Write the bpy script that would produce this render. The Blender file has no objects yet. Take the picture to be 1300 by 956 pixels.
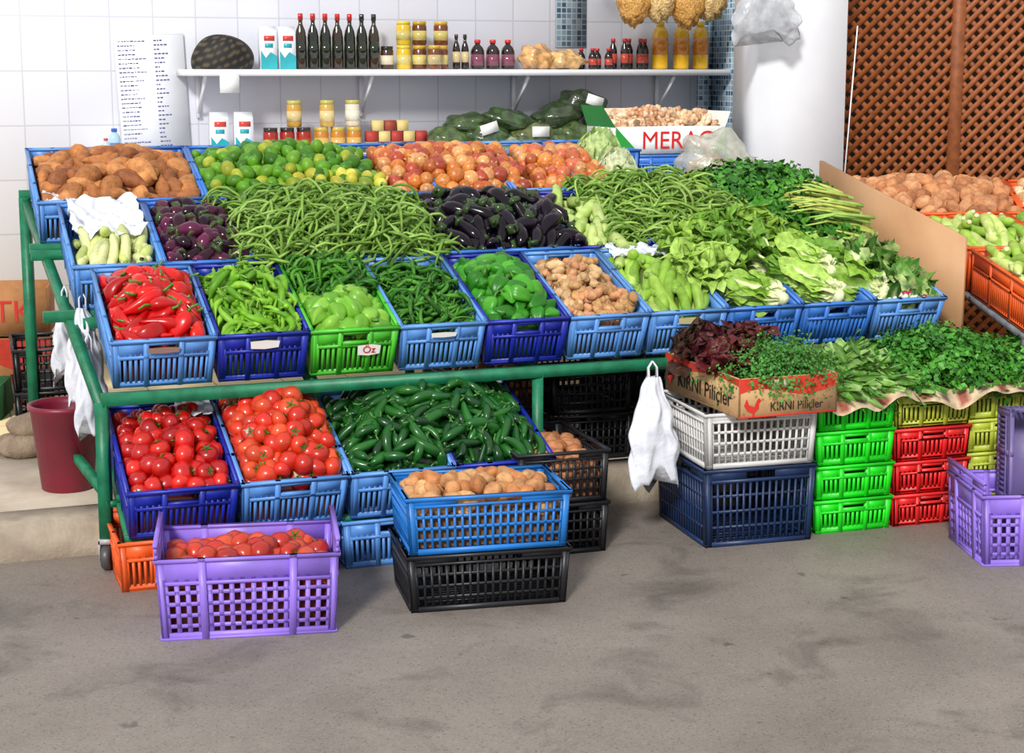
import bpy, math, random
import numpy as np
from mathutils import Matrix, Vector
random.seed(3); rng=np.random.default_rng(5)
pi=math.pi
def lin(c):
    c=np.array(c,float)/255
    return np.where(c<=.04045,c/12.92,((c+.055)/1.055)**2.4)
scene=bpy.context.scene
# ------------------------------------------------------------ materials
MC={}
def nt(name):
    m=bpy.data.materials.new(name); m.use_nodes=True
    n=m.node_tree; return m,n,n.nodes['Principled BSDF']
def mat_attr(name,rough=.4,ns=40,na=.25,bump=0,bs=60,coat=0,spec=.5,trans=0,alpha=1):
    if name in MC: return MC[name]
    m,t,b=nt(name); N=t.nodes; L=t.links
    a=N.new('ShaderNodeAttribute'); a.attribute_name='Col'
    tc=N.new('ShaderNodeTexCoord'); no=N.new('ShaderNodeTexNoise'); no.inputs['Scale'].default_value=ns; no.inputs['Detail'].default_value=3
    L.new(tc.outputs['Object'],no.inputs['Vector'])
    mr=N.new('ShaderNodeMapRange'); mr.inputs['From Min'].default_value=.3; mr.inputs['From Max'].default_value=.7
    mr.inputs['To Min'].default_value=1-na; mr.inputs['To Max'].default_value=1+na
    L.new(no.outputs['Fac'],mr.inputs['Value'])
    vm=N.new('ShaderNodeVectorMath'); vm.operation='MULTIPLY'
    L.new(a.outputs['Color'],vm.inputs[0]); L.new(mr.outputs['Result'],vm.inputs[1]); L.new(vm.outputs[0],b.inputs['Base Color'])
    b.inputs['Roughness'].default_value=rough; b.inputs['Specular IOR Level'].default_value=spec
    b.inputs['Coat Weight'].default_value=coat; b.inputs['Coat Roughness'].default_value=.1; b.inputs['Alpha'].default_value=alpha
    if trans: b.inputs['Transmission Weight'].default_value=trans
    if bump:
        n2=N.new('ShaderNodeTexNoise'); n2.inputs['Scale'].default_value=bs; n2.inputs['Detail'].default_value=4
        L.new(tc.outputs['Object'],n2.inputs['Vector'])
        bp=N.new('ShaderNodeBump'); bp.inputs['Strength'].default_value=bump; bp.inputs['Distance'].default_value=.01
        L.new(n2.outputs['Fac'],bp.inputs['Height']); L.new(bp.outputs['Normal'],b.inputs['Normal'])
    MC[name]=m; return m
def mat_noise(name,c1,c2,rough=.6,scale=8,bump=0,bs=80,metal=0,detail=6,c3=None):
    if name in MC: return MC[name]
    m,t,b=nt(name); N=t.nodes; L=t.links
    tc=N.new('ShaderNodeTexCoord'); no=N.new('ShaderNodeTexNoise'); no.inputs['Scale'].default_value=scale; no.inputs['Detail'].default_value=detail
    L.new(tc.outputs['Object'],no.inputs['Vector'])
    cr=N.new('ShaderNodeValToRGB'); cr.color_ramp.elements[0].position=.32; cr.color_ramp.elements[1].position=.68
    cr.color_ramp.elements[0].color=(*lin(c1),1); cr.color_ramp.elements[1].color=(*lin(c2),1)
    L.new(no.outputs['Fac'],cr.inputs['Fac']); out=cr.outputs['Color']
    L.new(out,b.inputs['Base Color']); b.inputs['Roughness'].default_value=rough; b.inputs['Metallic'].default_value=metal
    if bump:
        n2=N.new('ShaderNodeTexNoise'); n2.inputs['Scale'].default_value=bs; n2.inputs['Detail'].default_value=5
        L.new(tc.outputs['Object'],n2.inputs['Vector'])
        bp=N.new('ShaderNodeBump'); bp.inputs['Strength'].default_value=bump; bp.inputs['Distance'].default_value=.01
        L.new(n2.outputs['Fac'],bp.inputs['Height']); L.new(bp.outputs['Normal'],b.inputs['Normal'])
    MC[name]=m; return m
def mat_ground():
    m,t,b=nt('asphalt'); N=t.nodes; L=t.links
    tc=N.new('ShaderNodeTexCoord')
    def noise(s,d=4,r=.5,dist=0):
        n=N.new('ShaderNodeTexNoise'); n.inputs['Scale'].default_value=s; n.inputs['Detail'].default_value=d; n.inputs['Roughness'].default_value=r; n.inputs['Distortion'].default_value=dist
        L.new(tc.outputs['Object'],n.inputs['Vector']); return n
    def ramp(src,p0,c0,p1,c1):
        r=N.new('ShaderNodeValToRGB'); r.color_ramp.elements[0].position=p0; r.color_ramp.elements[1].position=p1
        r.color_ramp.elements[0].color=(*lin(c0),1); r.color_ramp.elements[1].color=(*lin(c1),1); L.new(src,r.inputs['Fac']); return r
    def mix(mode,f,a,bb):
        x=N.new('ShaderNodeMix'); x.data_type='RGBA'; x.blend_type=mode; x.inputs[0].default_value=f
        L.new(a,x.inputs[6]); L.new(bb,x.inputs[7]); return x.outputs[2]
    a=ramp(noise(.9,7,.62,.4).outputs['Fac'],.32,(122,113,106),.68,(156,147,138))
    v=N.new('ShaderNodeTexVoronoi'); v.inputs['Scale'].default_value=230; L.new(tc.outputs['Object'],v.inputs['Vector'])
    sv=N.new('ShaderNodeSeparateColor'); L.new(v.outputs['Color'],sv.inputs[0])
    s=ramp(sv.outputs[0],.0,(232,230,228),1,(255,255,252))
    o=mix('MULTIPLY',1,a.outputs[0],s.outputs[0])
    s2=ramp(sv.outputs[1],.955,(0,0,0),.985,(100,94,84)); o=mix('ADD',.45,o,s2.outputs[0])
    s3=ramp(sv.outputs[2],.02,(150,142,136),.06,(255,255,255)); o=mix('MULTIPLY',.5,o,s3.outputs[0])
    st=ramp(noise(3.2,5,.6,.6).outputs['Fac'],.30,(150,146,142),.46,(255,255,255)); o=mix('MULTIPLY',.6,o,st.outputs[0])
    sp=ramp(noise(13,2,.5).outputs['Fac'],.24,(110,104,100),.30,(255,255,255)); o=mix('MULTIPLY',.55,o,sp.outputs[0])
    L.new(o,b.inputs['Base Color']); b.inputs['Roughness'].default_value=.7
    bp=N.new('ShaderNodeBump'); bp.inputs['Strength'].default_value=.08; bp.inputs['Distance'].default_value=.003
    L.new(v.outputs['Distance'],bp.inputs['Height']); L.new(bp.outputs['Normal'],b.inputs['Normal'])
    return m
def mat_brick(name,c1,c2,mort,w,h,ms,rough=.15,vert=True,scale=1,bumps=.2):
    m,t,b=nt(name); N=t.nodes; L=t.links
    tc=N.new('ShaderNodeTexCoord'); sx=N.new('ShaderNodeSeparateXYZ'); cx=N.new('ShaderNodeCombineXYZ')
    L.new(tc.outputs['Object'],sx.inputs[0])
    if vert=='yz': L.new(sx.outputs[1],cx.inputs[0]); L.new(sx.outputs[2],cx.inputs[1])
    elif vert: L.new(sx.outputs[0],cx.inputs[0]); L.new(sx.outputs[2],cx.inputs[1])
    else: L.new(sx.outputs[0],cx.inputs[0]); L.new(sx.outputs[1],cx.inputs[1])
    br=N.new('ShaderNodeTexBrick'); br.offset=0; L.new(cx.outputs[0],br.inputs['Vector'])
    br.inputs['Color1'].default_value=(*lin(c1),1); br.inputs['Color2'].default_value=(*lin(c2),1); br.inputs['Mortar'].default_value=(*lin(mort),1)
    br.inputs['Scale'].default_value=scale; br.inputs['Mortar Size'].default_value=ms; br.inputs['Brick Width'].default_value=w; br.inputs['Row Height'].default_value=h
    br.inputs['Mortar Smooth'].default_value=.2
    L.new(br.outputs['Color'],b.inputs['Base Color']); b.inputs['Roughness'].default_value=rough
    bp=N.new('ShaderNodeBump'); bp.inputs['Strength'].default_value=bumps; bp.inputs['Distance'].default_value=.003; bp.invert=True
    L.new(br.outputs['Fac'],bp.inputs['Height']); L.new(bp.outputs['Normal'],b.inputs['Normal'])
    return m
def plastic(name,rgb,rough=.42):
    c=np.array(rgb); return mat_noise('plastic_'+name,tuple(c*.88),tuple(np.minimum(255,c*1.06)),rough,6,.05,40)
# ------------------------------------------------------------ geometry
class T:
    def __init__(s,v,f,tag=None):
        s.v=np.array(v,float); s.n=np.array([len(x) for x in f]); s.f=np.concatenate([np.array(x) for x in f]).astype(int)
        s.tag=np.zeros(len(s.v),int) if tag is None else np.array(tag,int)
def merge(*ts):
    v=[];f=[];n=[];g=[];o=0
    for t in ts:
        v.append(t.v);f.append(t.f+o);n.append(t.n);g.append(t.tag);o+=len(t.v)
    r=T.__new__(T); r.v=np.concatenate(v);r.f=np.concatenate(f);r.n=np.concatenate(n);r.tag=np.concatenate(g);return r
def xf(t,M=None,tag=None):
    r=T.__new__(T); r.f=t.f;r.n=t.n;r.tag=t.tag if tag is None else np.full(len(t.v),tag)
    if M is None: r.v=t.v
    else:
        A=np.array(M); r.v=t.v@A[:3,:3].T+A[:3,3]
    return r
BOXF=[(0,1,3,2),(4,6,7,5),(0,4,5,1),(2,3,7,6),(0,2,6,4),(1,5,7,3)]
def box(x0,x1,y0,y1,z0,z1,tag=0):
    return T([(x,y,z) for x in(x0,x1) for y in(y0,y1) for z in(z0,z1)],BOXF,[tag]*8)
def bar(p0,p1,w=.03,h=None,tag=0):
    h=h or w; p0=Vector(p0);p1=Vector(p1); d=(p1-p0); L=d.length; d.normalize()
    up=Vector((0,0,1)) if abs(d.z)<.95 else Vector((0,1,0))
    a=d.cross(up).normalized(); b=a.cross(d).normalized()
    M=Matrix((( a.x,d.x,b.x,p0.x),(a.y,d.y,b.y,p0.y),(a.z,d.z,b.z,p0.z),(0,0,0,1)))
    return xf(box(-w/2,w/2,0,L,-h/2,h/2,tag),M)
def tube(pts,rad,seg=8,lob=0,la=0,tag=0,sq=1):
    pts=np.array(pts,float);rad=np.array(rad,float);n=len(pts)
    tn=np.gradient(pts,axis=0); tn/=np.linalg.norm(tn,axis=1)[:,None]+1e-9
    ref=np.array([0,0,1.]) if abs(tn[:,2]).mean()<.75 else np.array([1.,0,0])
    a=np.cross(tn,ref); a/=np.linalg.norm(a,axis=1)[:,None]+1e-9; b=np.cross(a,tn)
    th=np.arange(seg)*2*pi/seg; r=1+la*np.cos(lob*th)
    V=pts[:,None,:]+rad[:,None,None]*((r*np.cos(th))[None,:,None]*a[:,None,:]+sq*(r*np.sin(th))[None,:,None]*b[:,None,:])
    F=[(i*seg+j,i*seg+(j+1)%seg,(i+1)*seg+(j+1)%seg,(i+1)*seg+j) for i in range(n-1) for j in range(seg)]
    F+=[tuple(range(seg))[::-1],tuple(range((n-1)*seg,n*seg))]
    return T(V.reshape(-1,3),F,[tag]*(n*seg) if np.isscalar(tag) else np.repeat(tag,seg))
def lathe(prof,seg=14,tags=None,lob=0,la=0):
    n=len(prof); th=np.arange(seg)*2*pi/seg; k=1+la*np.cos(lob*th)
    V=[(r*k[j]*math.cos(th[j]),r*k[j]*math.sin(th[j]),z) for r,z in prof for j in range(seg)]
    F=[(i*seg+j,i*seg+(j+1)%seg,(i+1)*seg+(j+1)%seg,(i+1)*seg+j) for i in range(n-1) for j in range(seg)]
    F+=[tuple(range(seg))[::-1],tuple(range((n-1)*seg,n*seg))]
    return T(V,F,None if tags is None else np.repeat(tags,seg))
def blob(sx,sy,sz,amp=.1,seed=0,seg=12,rings=8,freq=2.,pt=0):
    r=np.random.default_rng(seed); ph=r.uniform(0,6,6); P=[]
    for i in range(rings):
        a=pi*(i+.25)/(rings-.5); P.append((math.sin(a),-math.cos(a)))
    t=lathe(P,seg); v=t.v
    n=1+amp*(np.sin(freq*v[:,0]*1.7+ph[0])*np.cos(freq*v[:,1]*1.3+ph[1])+.6*np.sin(freq*v[:,2]*1.9+ph[2]+v[:,0]*freq))
    v=v*n[:,None]
    if pt: v[:,2]+=pt*np.sign(v[:,2])*np.abs(v[:,2])**6
    t.v=v*np.array([sx,sy,sz]); return t
class G:
    def __init__(s): s.v=[];s.f=[];s.n=[];s.c=[];s.o=0
    def add(s,t,M=None,cols=((1,1,1),)):
        if M is not None: t=xf(t,M)
        s.v.append(t.v);s.f.append(t.f+s.o);s.n.append(t.n);s.c.append(np.array(cols,float)[np.minimum(t.tag,len(cols)-1)]);s.o+=len(t.v); return s
    def obj(s,name,mat,M=None,smooth=True,parent=None):
        v=np.concatenate(s.v);f=np.concatenate(s.f);n=np.concatenate(s.n);c=np.concatenate(s.c)
        me=bpy.data.meshes.new(name); me.vertices.add(len(v)); me.vertices.foreach_set('co',v.ravel())
        me.loops.add(len(f)); me.loops.foreach_set('vertex_index',f.astype(np.int32)); me.polygons.add(len(n))
        me.polygons.foreach_set('loop_start',np.concatenate([[0],np.cumsum(n)[:-1]]).astype(np.int32))
        me.update(calc_edges=True); me.validate()
        at=me.color_attributes.new('Col','FLOAT_COLOR','POINT'); cc=np.ones((len(v),4));cc[:,:3]=c; at.data.foreach_set('color',cc.ravel().astype(np.float32))
        me.materials.append(mat)
        if smooth: me.polygons.foreach_set('use_smooth',[True]*len(n))
        o=bpy.data.objects.new(name,me); scene.collection.objects.link(o)
        if M is not None: o.matrix_world=M
        if parent: o.parent=parent
        return o
def inst(name,me,M,parent=None):
    o=bpy.data.objects.new(name,me); scene.collection.objects.link(o); o.matrix_world=M
    if parent: o.parent=parent
    return o
def frame(o,yaw=0,tilt=0,roll=0):
    return Matrix.Translation(o)@Matrix.Rotation(math.radians(yaw),4,'Z')@Matrix.Rotation(math.radians(tilt),4,'X')@Matrix.Rotation(math.radians(roll),4,'Y')
def TR(x,y,z,yaw=0,s=1): return Matrix.Translation((x,y,z))@Matrix.Rotation(math.radians(yaw),4,'Z')@Matrix.Scale(s,4)
# ------------------------------------------------------------ frames
F1=frame((-1.178,4.895,.553),20,19)
F2=frame((-1.115,4.635,.155),20,19)
FW=frame((-2.25,7.70,0),20,0)
# ------------------------------------------------------------ room
def simple(name,t,mat,M=None,smooth=False): 
    return G().add(t).obj(name,mat,M,smooth)
g=T([(-14,-6,0),(16,-6,0),(16,22,0),(-14,22,0)],[(0,1,2,3)])
simple('ground',g,mat_ground())
conc=mat_noise('concrete',(156,142,126),(190,176,158),.85,5,.2,90)
FC=frame((-1.45,4.97,0),20)
simple('sidewalk',box(-5,7,.16,1.25,-.05,.12),conc,FC)
simple('curb_trim',box(-5,7,0,.155,-.05,.124),mat_noise('kerb',(142,129,112),(182,168,148),.85,9,.35,70),FC)
simple('floor',box(-5,7,1.25,3.6,-.05,.122),mat_brick('floor_tile',(228,208,160),(220,198,150),(160,140,110),.3,.3,.004,.35,False),FC)
wt=mat_brick('white_wall_tile',(234,234,242),(229,230,240),(206,208,217),.2,.25,.0035,.22)
simple('wall_back',box(-3,3.53,0,.15,0,3.2),wt,FW)
simple('wall_right',box(3.535,5.2,-.35,.15,0,3.2),mat_noise('plaster',(232,233,240),(240,241,246),.6,4,.05),FW)
mos=lambda n,v:mat_brick(n,(36,84,118),(165,192,205),(200,210,218),.028,.028,.003,.2,v)
simple('mosaic_trim',box(3.522,3.534,-.35,-.002,0,3.2),mos('mosaic_side','yz'),FW)
simple('mosaic_trim',box(2.63,2.80,-.008,0,1.62,3.2),mos('mosaic_blue',True),FW)
simple('mosaic_trim',box(3.44,3.52,-.008,0,0.6,3.2),mos('mosaic_corner',True),FW)
simple('pillar',box(0,.42,0,.42,.0,3.2),mat_noise('white_paint',(232,234,240),(244,245,249),.55,3,.05),frame((1.13,7.70,.12),8))
# lattice
LM=frame((1.58,8.30,.12),0); LG=G(); wood=lin((152,84,40)); 
def clipslat(x,sgn):
    W,H=1.9,2.6
    z0,z1=0,H
    if sgn>0: z0=max(0,-x); z1=min(H,W-x)
    else: z0=max(0,x-W); z1=min(H,x)
    if z1-z0>.02: return (x+sgn*z0,z0),(x+sgn*z1,z1)
x=-2.6
while x<1.9:
    c=clipslat(x,1)
    if c: LG.add(bar((c[0][0],0,c[0][1]),(c[1][0],0,c[1][1]),.006,.023),None,[wood])
    c=clipslat(x+2.6,-1)
    if c: LG.add(bar((c[0][0],.008,c[0][1]),(c[1][0],.008,c[1][1]),.006,.023),None,[wood*.85])
    x+=.066
for xx in (0,.62,1.25,1.88): LG.add(box(xx-.03,xx+.03,-.02,.03,0,2.6),None,[wood*.8])
LG.add(box(-.03,1.9,-.02,.02,2.55,2.62),None,[wood])
LG.obj('lattice_fence',mat_attr('wood_lattice',.6,30,.25,.1),LM,False)
simple('lattice_back_panel',box(-.1,2.6,.35,.4,0,2.7),mat_noise('dark_back',(48,26,16),(66,38,22),.9,5),LM)  # dark brown panel behind the lattice, showing through its holes
# ------------------------------------------------------------ crates
CR={}
def crate_mesh(key,w,l,h,style,matn,rgb):
    k=(key,w,l,h,style,matn)
    if k in CR: return CR[k]
    ts=[]; th=.006
    def wall(L,place,short):
        o=[]
        B=lambda u0,u1,v0,v1,e=0:o.append(place(u0,u1,v0,v1,e))
        cw=.022
        B(0,cw,0,h); B(L-cw,L,0,h)
        B(-.004,L+.004,h-.010,h,.005)          # rim lip
        if style=='A':
            hb=h*.30
            B(cw,L-cw,0,.02); B(cw,L-cw,h*.60,h*.66,.003)
            if short:
                a=L/2-.045;b=L/2+.045
                B(cw,a,h-hb-.01,h-.010);B(b,L-cw,h-hb-.01,h-.010);B(a,b,h-.020,h-.010,.003);B(a,b,h-hb-.01,h-hb+.004,.003)
            else: B(cw,L-cw,h-hb-.01,h-.010)
            n=int((L-2*cw)/.0165); p=(L-2*cw)/n
            for i in range(n+1): B(cw+i*p-.0045,cw+i*p+.0045,.015,h-hb)
            for q in (.33,.67): B(L*q-.008,L*q+.008,0,h,.003)
        elif style=='B':   # open lattice
            B(cw,L-cw,0,.016,.002)
            for zz in (.25,.45,.65): B(cw,L-cw,h*zz-.004,h*zz+.004)
            B(cw,L-cw,h*.82,h*.86,.003)
            n=int((L-2*cw)/.022); p=(L-2*cw)/n
            for i in range(n+1): B(cw+i*p-.0035,cw+i*p+.0035,.01,h*.84)
            if short:
                a=L/2-.05;b=L/2+.05
                B(cw,a,h*.84,h);B(b,L-cw,h*.84,h)
            else:
                B(cw,L*.3,h*.84,h);B(L*.7,L-cw,h*.84,h)
                B(L*.3,L*.7,h*.93,h)
        elif style=='C':   # big purple
            B(cw,L-cw,0,.02,.002); B(cw,L-cw,h*.70,h)
            for zz,d in ((.17,.010),(.30,.010),(.44,.010),(.58,.010)): B(cw,L-cw,h*zz-d/2,h*zz+d/2)
            B(cw,L-cw,h*.68,h*.72,.004); B(0,L,h*.0,h*.03,.004)
            n=int((L-2*cw)/.028); p=(L-2*cw)/n
            for i in range(n+1): B(cw+i*p-.0065,cw+i*p+.0065,.01,h*.75)
            for q in (.25,.75): B(L*q-.010,L*q+.010,0,h,.005)
        return o
    def front(u0,u1,v0,v1,e=0): return box(u0,u1,-e,th+e*.3,v0,v1)
    def back(u0,u1,v0,v1,e=0): return box(u0,u1,l-th-e*.3,l+e,v0,v1)
    def left(u0,u1,v0,v1,e=0): return box(-e,th+e*.3,u0,u1,v0,v1)
    def right(u0,u1,v0,v1,e=0): return box(w-th-e*.3,w+e,u0,u1,v0,v1)
    short=w<l
    ts+=wall(w,front,short)+wall(w,back,short)+wall(l,left,not short)+wall(l,right,not short)
    ts.append(box(0,w,0,l,.004,.009) if style!='B' else box(0,w,0,.02,.004,.009))
    if style=='B':
        for i in range(14): ts.append(box(w*i/14,w*i/14+.008,0,l,.003,.009)); ts.append(box(0,w,l*i/14,l*i/14+.008,.004,.010))
    if style=='C':   # raised handle ends on the short sides
        for s in (0,1):
            x0,x1=(0,.008) if s==0 else (w-.008,w)
            ts.append(box(x0,x1,.0,l,h,h+.012)); ts.append(box(x0,x1,0,.10,h+.012,h+.035)); ts.append(box(x0,x1,l-.10,l,h+.012,h+.035)); ts.append(box(x0-.002,x1+.002,0,l,h+.030,h+.042))
    t=merge(*ts); v=t.v; z=1-v[:,2]/h; kx=1-.05*z; ky=1-.03*z
    v[:,0]=(v[:,0]-w/2)*kx+w/2; v[:,1]=(v[:,1]-l/2)*ky+l/2
    o=G().add(t).obj('tmp',plastic(matn,rgb),None,False); me=o.data; bpy.data.objects.remove(o); me.name='plastic_crate'
    CR[k]=me; return me
COL=dict(blue=(58,120,208),dblue=(22,40,160),lblue=(92,150,222),green=(76,192,46),purple=(150,118,224),black=(28,28,32),navy=(28,50,90),grey=(212,210,208),neon=(26,222,28),red=(228,32,32),lime=(190,204,66),orange=(242,96,34),sky=(34,120,202),mauve=(112,98,150))
def crate(fr,x,y,z,w,l,h,col,style='A',yaw=0,name='plastic_crate'):
    return inst(name,crate_mesh('c',w,l,h,style,col,COL[col]),fr@TR(x,y,z,yaw))
# ------------------------------------------------------------ vegetable templates
def curved(L,bend,n=7,bend2=0):
    s=np.linspace(-.5,.5,n); return np.stack([s*L,bend*(s*s*4-1)*-.5*L+bend2*L*s**3*4,np.zeros(n)],1)
def tomato(seed):
    r=.034; t=lathe([(.25*r,-.80*r),(.7*r,-.66*r),(.96*r,-.25*r),(1.0*r,.05*r),(.9*r,.42*r),(.62*r,.70*r),(.3*r,.74*r),(.08*r,.66*r)],16,None,5,.02)
    cal=[]
    for k in range(5):
        a=k*2*pi/5+seed; c,s=math.cos(a),math.sin(a)
        cal.append(T([(0,0,.69*r),(.25*r*c-.09*r*s,.25*r*s+.09*r*c,.80*r),(.6*r*c,.6*r*s,.80*r),(.25*r*c+.09*r*s,.25*r*s-.09*r*c,.80*r)],[(0,1,2,3)],[1]*4))
    cal.append(tube([(0,0,.66*r),(.03*r,0,1.0*r)],[.07*r,.05*r],5,tag=1))
    return merge(t,*cal)
def stemmed(body,p,d,L=.02,r=.004): 
    p=np.array(p);d=np.array(d,float);d/=np.linalg.norm(d)
    return merge(body,tube([p,p+d*L*.5,p+d*L+np.array([0,.3*L,.2*L])],[r*1.6,r,r],5,tag=1))
TOM=[tomato(i) for i in range(3)]
POT=[blob(.036,.027,.023,.10,i,12,8) for i in range(5)]
SPOT=[merge(tube(curved(.13,.15*(i-2),9,.1),np.array([.004,.017,.025,.029,.028,.024,.018,.010,.003])*(.9+.1*i),10,3,.05)) for i in range(5)]
LIM=[blob(.026,.026,.031,.02,i,12,8,pt=.12) for i in range(3)]
ONI=[merge(blob(.032,.032,.027,.02,i,14,8,pt=.15),tube([(0,0,.026),(.002,0,.04)],[.005,.002],5,tag=1)) for i in range(3)]
RPEP=[stemmed(tube(curved(.13,.25*(i-1.5),8),np.array([.012,.024,.027,.025,.020,.014,.008,.003])*1.0,12,3,.16),(-.065,0,0),(-1,0,.2),.035,.004) for i in range(4)]
LPEP=[stemmed(tube(curved(.14,.35*(i-2),8,.15*(i%2)),np.array([.006,.011,.012,.011,.009,.007,.005,.002]),7,3,.08),(-.07,0,0),(-1,0,.3),.03,.003) for i in range(5)]
TPEP=[stemmed(tube(curved(.11,.5*(i-2),8,.3),np.array([.004,.007,.0075,.007,.006,.005,.0035,.0015]),6),(-.055,0,0),(-1,0,.3),.025,.002) for i in range(5)]
BPEP=[stemmed(tube(curved(.085,.1*(i-1),9),np.array([.010,.023,.030,.031,.029,.026,.021,.014,.005])*.9,20,3+i%2,.18),(-.038,0,0),(-1,0,.2),.028,.005) for i in range(4)]
JAL=[stemmed(tube(curved(.11,.3*(i-1.5),8),np.array([.006,.013,.015,.015,.014,.012,.009,.003]),8),(-.055,0,0),(-1,0,.2),.025,.003) for i in range(4)]
def eggp(i,L=.17,R=.033):
    b=tube(curved(L,.18*(i-1.5),9),np.array([.012,.020,.024,.028,.032,.034,.032,.022,.006])*R/.034,12)
    c=tube([(-L*.53,-.003,0),(-L*.5,0,0),(-L*.44,0,0),(-L*.36,0,0)],[.006,.014,.024,.0235],8,4,.15,tag=1)
    return merge(b,c,tube([(-L*.5,0,0),(-L*.62,.004,.006)],[.006,.005],6,tag=1))
EGG=[eggp(i,.15,.029) for i in range(4)]; EGGS=[eggp(i,.09,.026) for i in range(4)]
def zuc(i,L=.18,R=.021): return merge(tube(curved(L,.12*(i-1.5),8),np.array([.012,.019,.020,.021,.022,.022,.020,.010])*R/.021,10,5,.03),tube([(-L*.49,0,0),(-L*.56,.002,.002)],[.010,.009],6,tag=1))
ZUC=[zuc(i) for i in range(4)]
BEAN=[tube(curved(.17,.35*(i-2.5),7,.25*((i*7)%3-1)),np.array([.001,.0042,.0046,.0048,.0046,.004,.001]),5,sq=1.2) for i in range(6)]
def ging(s):
    r=np.random.default_rng(s); ts=[]
    p=np.zeros(3)
    for k in range(5):
        b=blob(.022,.015,.014,.15,s*9+k,9,6); b.v=b.v+p; ts.append(b); p=p+np.array([r.uniform(-.02,.024),r.uniform(-.022,.022),r.uniform(-.008,.01)])
    return merge(*ts)
GIN=[ging(i) for i in range(4)]
def leaf(L,W,curl,ruf,seed,nu=10,nw=9,base=.25,cup=.5):
    r=np.random.default_rng(seed); ph=r.uniform(0,6,4); V=[];tg=[]
    for i in range(nu):
        u=i/(nu-1)
        for j in range(nw):
            w=-1+2*j/(nw-1); pr=base*(1-u)+math.sin(pi*min(1,.06+.94*u**1.15))**.65*(1-.0*u)
            x=w*W*pr; 
            z=curl*L*u**2.2+cup*W*w*w*.5*(1-u)+ruf*(abs(w)**1.6)*math.sin(13*u+ph[0]+(2 if w>0 else 0))+ruf*.6*abs(w)**2*math.sin(23*u+ph[1])+.3*ruf*math.sin(9*w+ph[2]+5*u)*u
            V.append((x,L*u-.15*L*abs(w)**2*(u>.5)*-.2,z)); tg.append(1 if (abs(w)<.12 and u<.75) or u<.16 else (2 if u<.4 and abs(w)<.35 else 0))
    F=[(i*nw+j,i*nw+j+1,(i+1)*nw+j+1,(i+1)*nw+j) for i in range(nu-1) for j in range(nw-1)]
    return T(V,F,tg)
def head(n,L,W,openn,ruf,seed,curl=.3):
    r=np.random.default_rng(seed); ts=[]
    for k in range(n):
        q=k/n; lf=leaf(L*r.uniform(.75,1.05),W*r.uniform(.8,1.1),curl*(-.3+q),ruf,seed*50+k,14,11)
        M=Matrix.Rotation(k*2.4+r.uniform(-.3,.3),4,'Y')@Matrix.Translation((0,0,.008+.022*q))@Matrix.Rotation(openn*(.15+q)*r.uniform(.6,1.1),4,'X')
        ts.append(xf(lf,M))
    ts.append(xf(blob(.030,.026,.026,.03,seed),None,tag=1))
    return merge(*ts)
ROM=[head(20,.22,.044,.25,.012,i+1,.10) for i in range(4)]
CUR=[head(22,.14,.055,.9,.02,i+11,.5) for i in range(3)]
CRL=[head(24,.15,.065,.75,.022,i+31,.45) for i in range(3)]
def sprig(seed,L=.08,nl=12,ls=.016,spread=.03):
    r=np.random.default_rng(seed); b=r.uniform(-.02,.02,2)
    ts=[tube([(0,0,0),(b[0]*.4,b[1]*.4,L*.5),(b[0],b[1],L)],[.0014,.0012,.0006],3,tag=1)]
    for k in range(nl):
        u=r.uniform(.45,1.05); c=np.array([b[0]*u,b[1]*u,L*u])+r.normal(0,1,3)*spread*.5*np.array([1,1,.4])
        a=r.uniform(0,2*pi); d=np.array([math.cos(a),math.sin(a),r.uniform(-.4,.6)]); d/=np.linalg.norm(d); e=np.cross(d,[0,0,1]);e/=np.linalg.norm(e)
        n=np.cross(d,e); s=ls*r.uniform(.7,1.3)
        ts.append(T([c-d*s*.6,c+e*s*.5+n*s*.15,c+d*s*.7,c-e*s*.5+n*s*.15],[(0,1,2),(0,2,3)],[0,0,0,0]))
    return merge(*ts)
HERB=[sprig(i) for i in range(7)]
BIGH=[sprig(i+20,.08,10,.026,.05) for i in range(7)]
DILL=[sprig(i+40,.10,26,.008,.035) for i in range(6)]
FL=[xf(leaf(.16,.026,.25,.008,i+70,8,5),Matrix.Rotation(-pi/2,4,'Z')@Matrix.Translation((0,-.08,0))) for i in range(5)]
NL=[xf(leaf(.20,.011,.22,.004,i+90,8,5,.5),Matrix.Rotation(-pi/2,4,'Z')@Matrix.Translation((0,-.10,0))) for i in range(5)]
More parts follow.
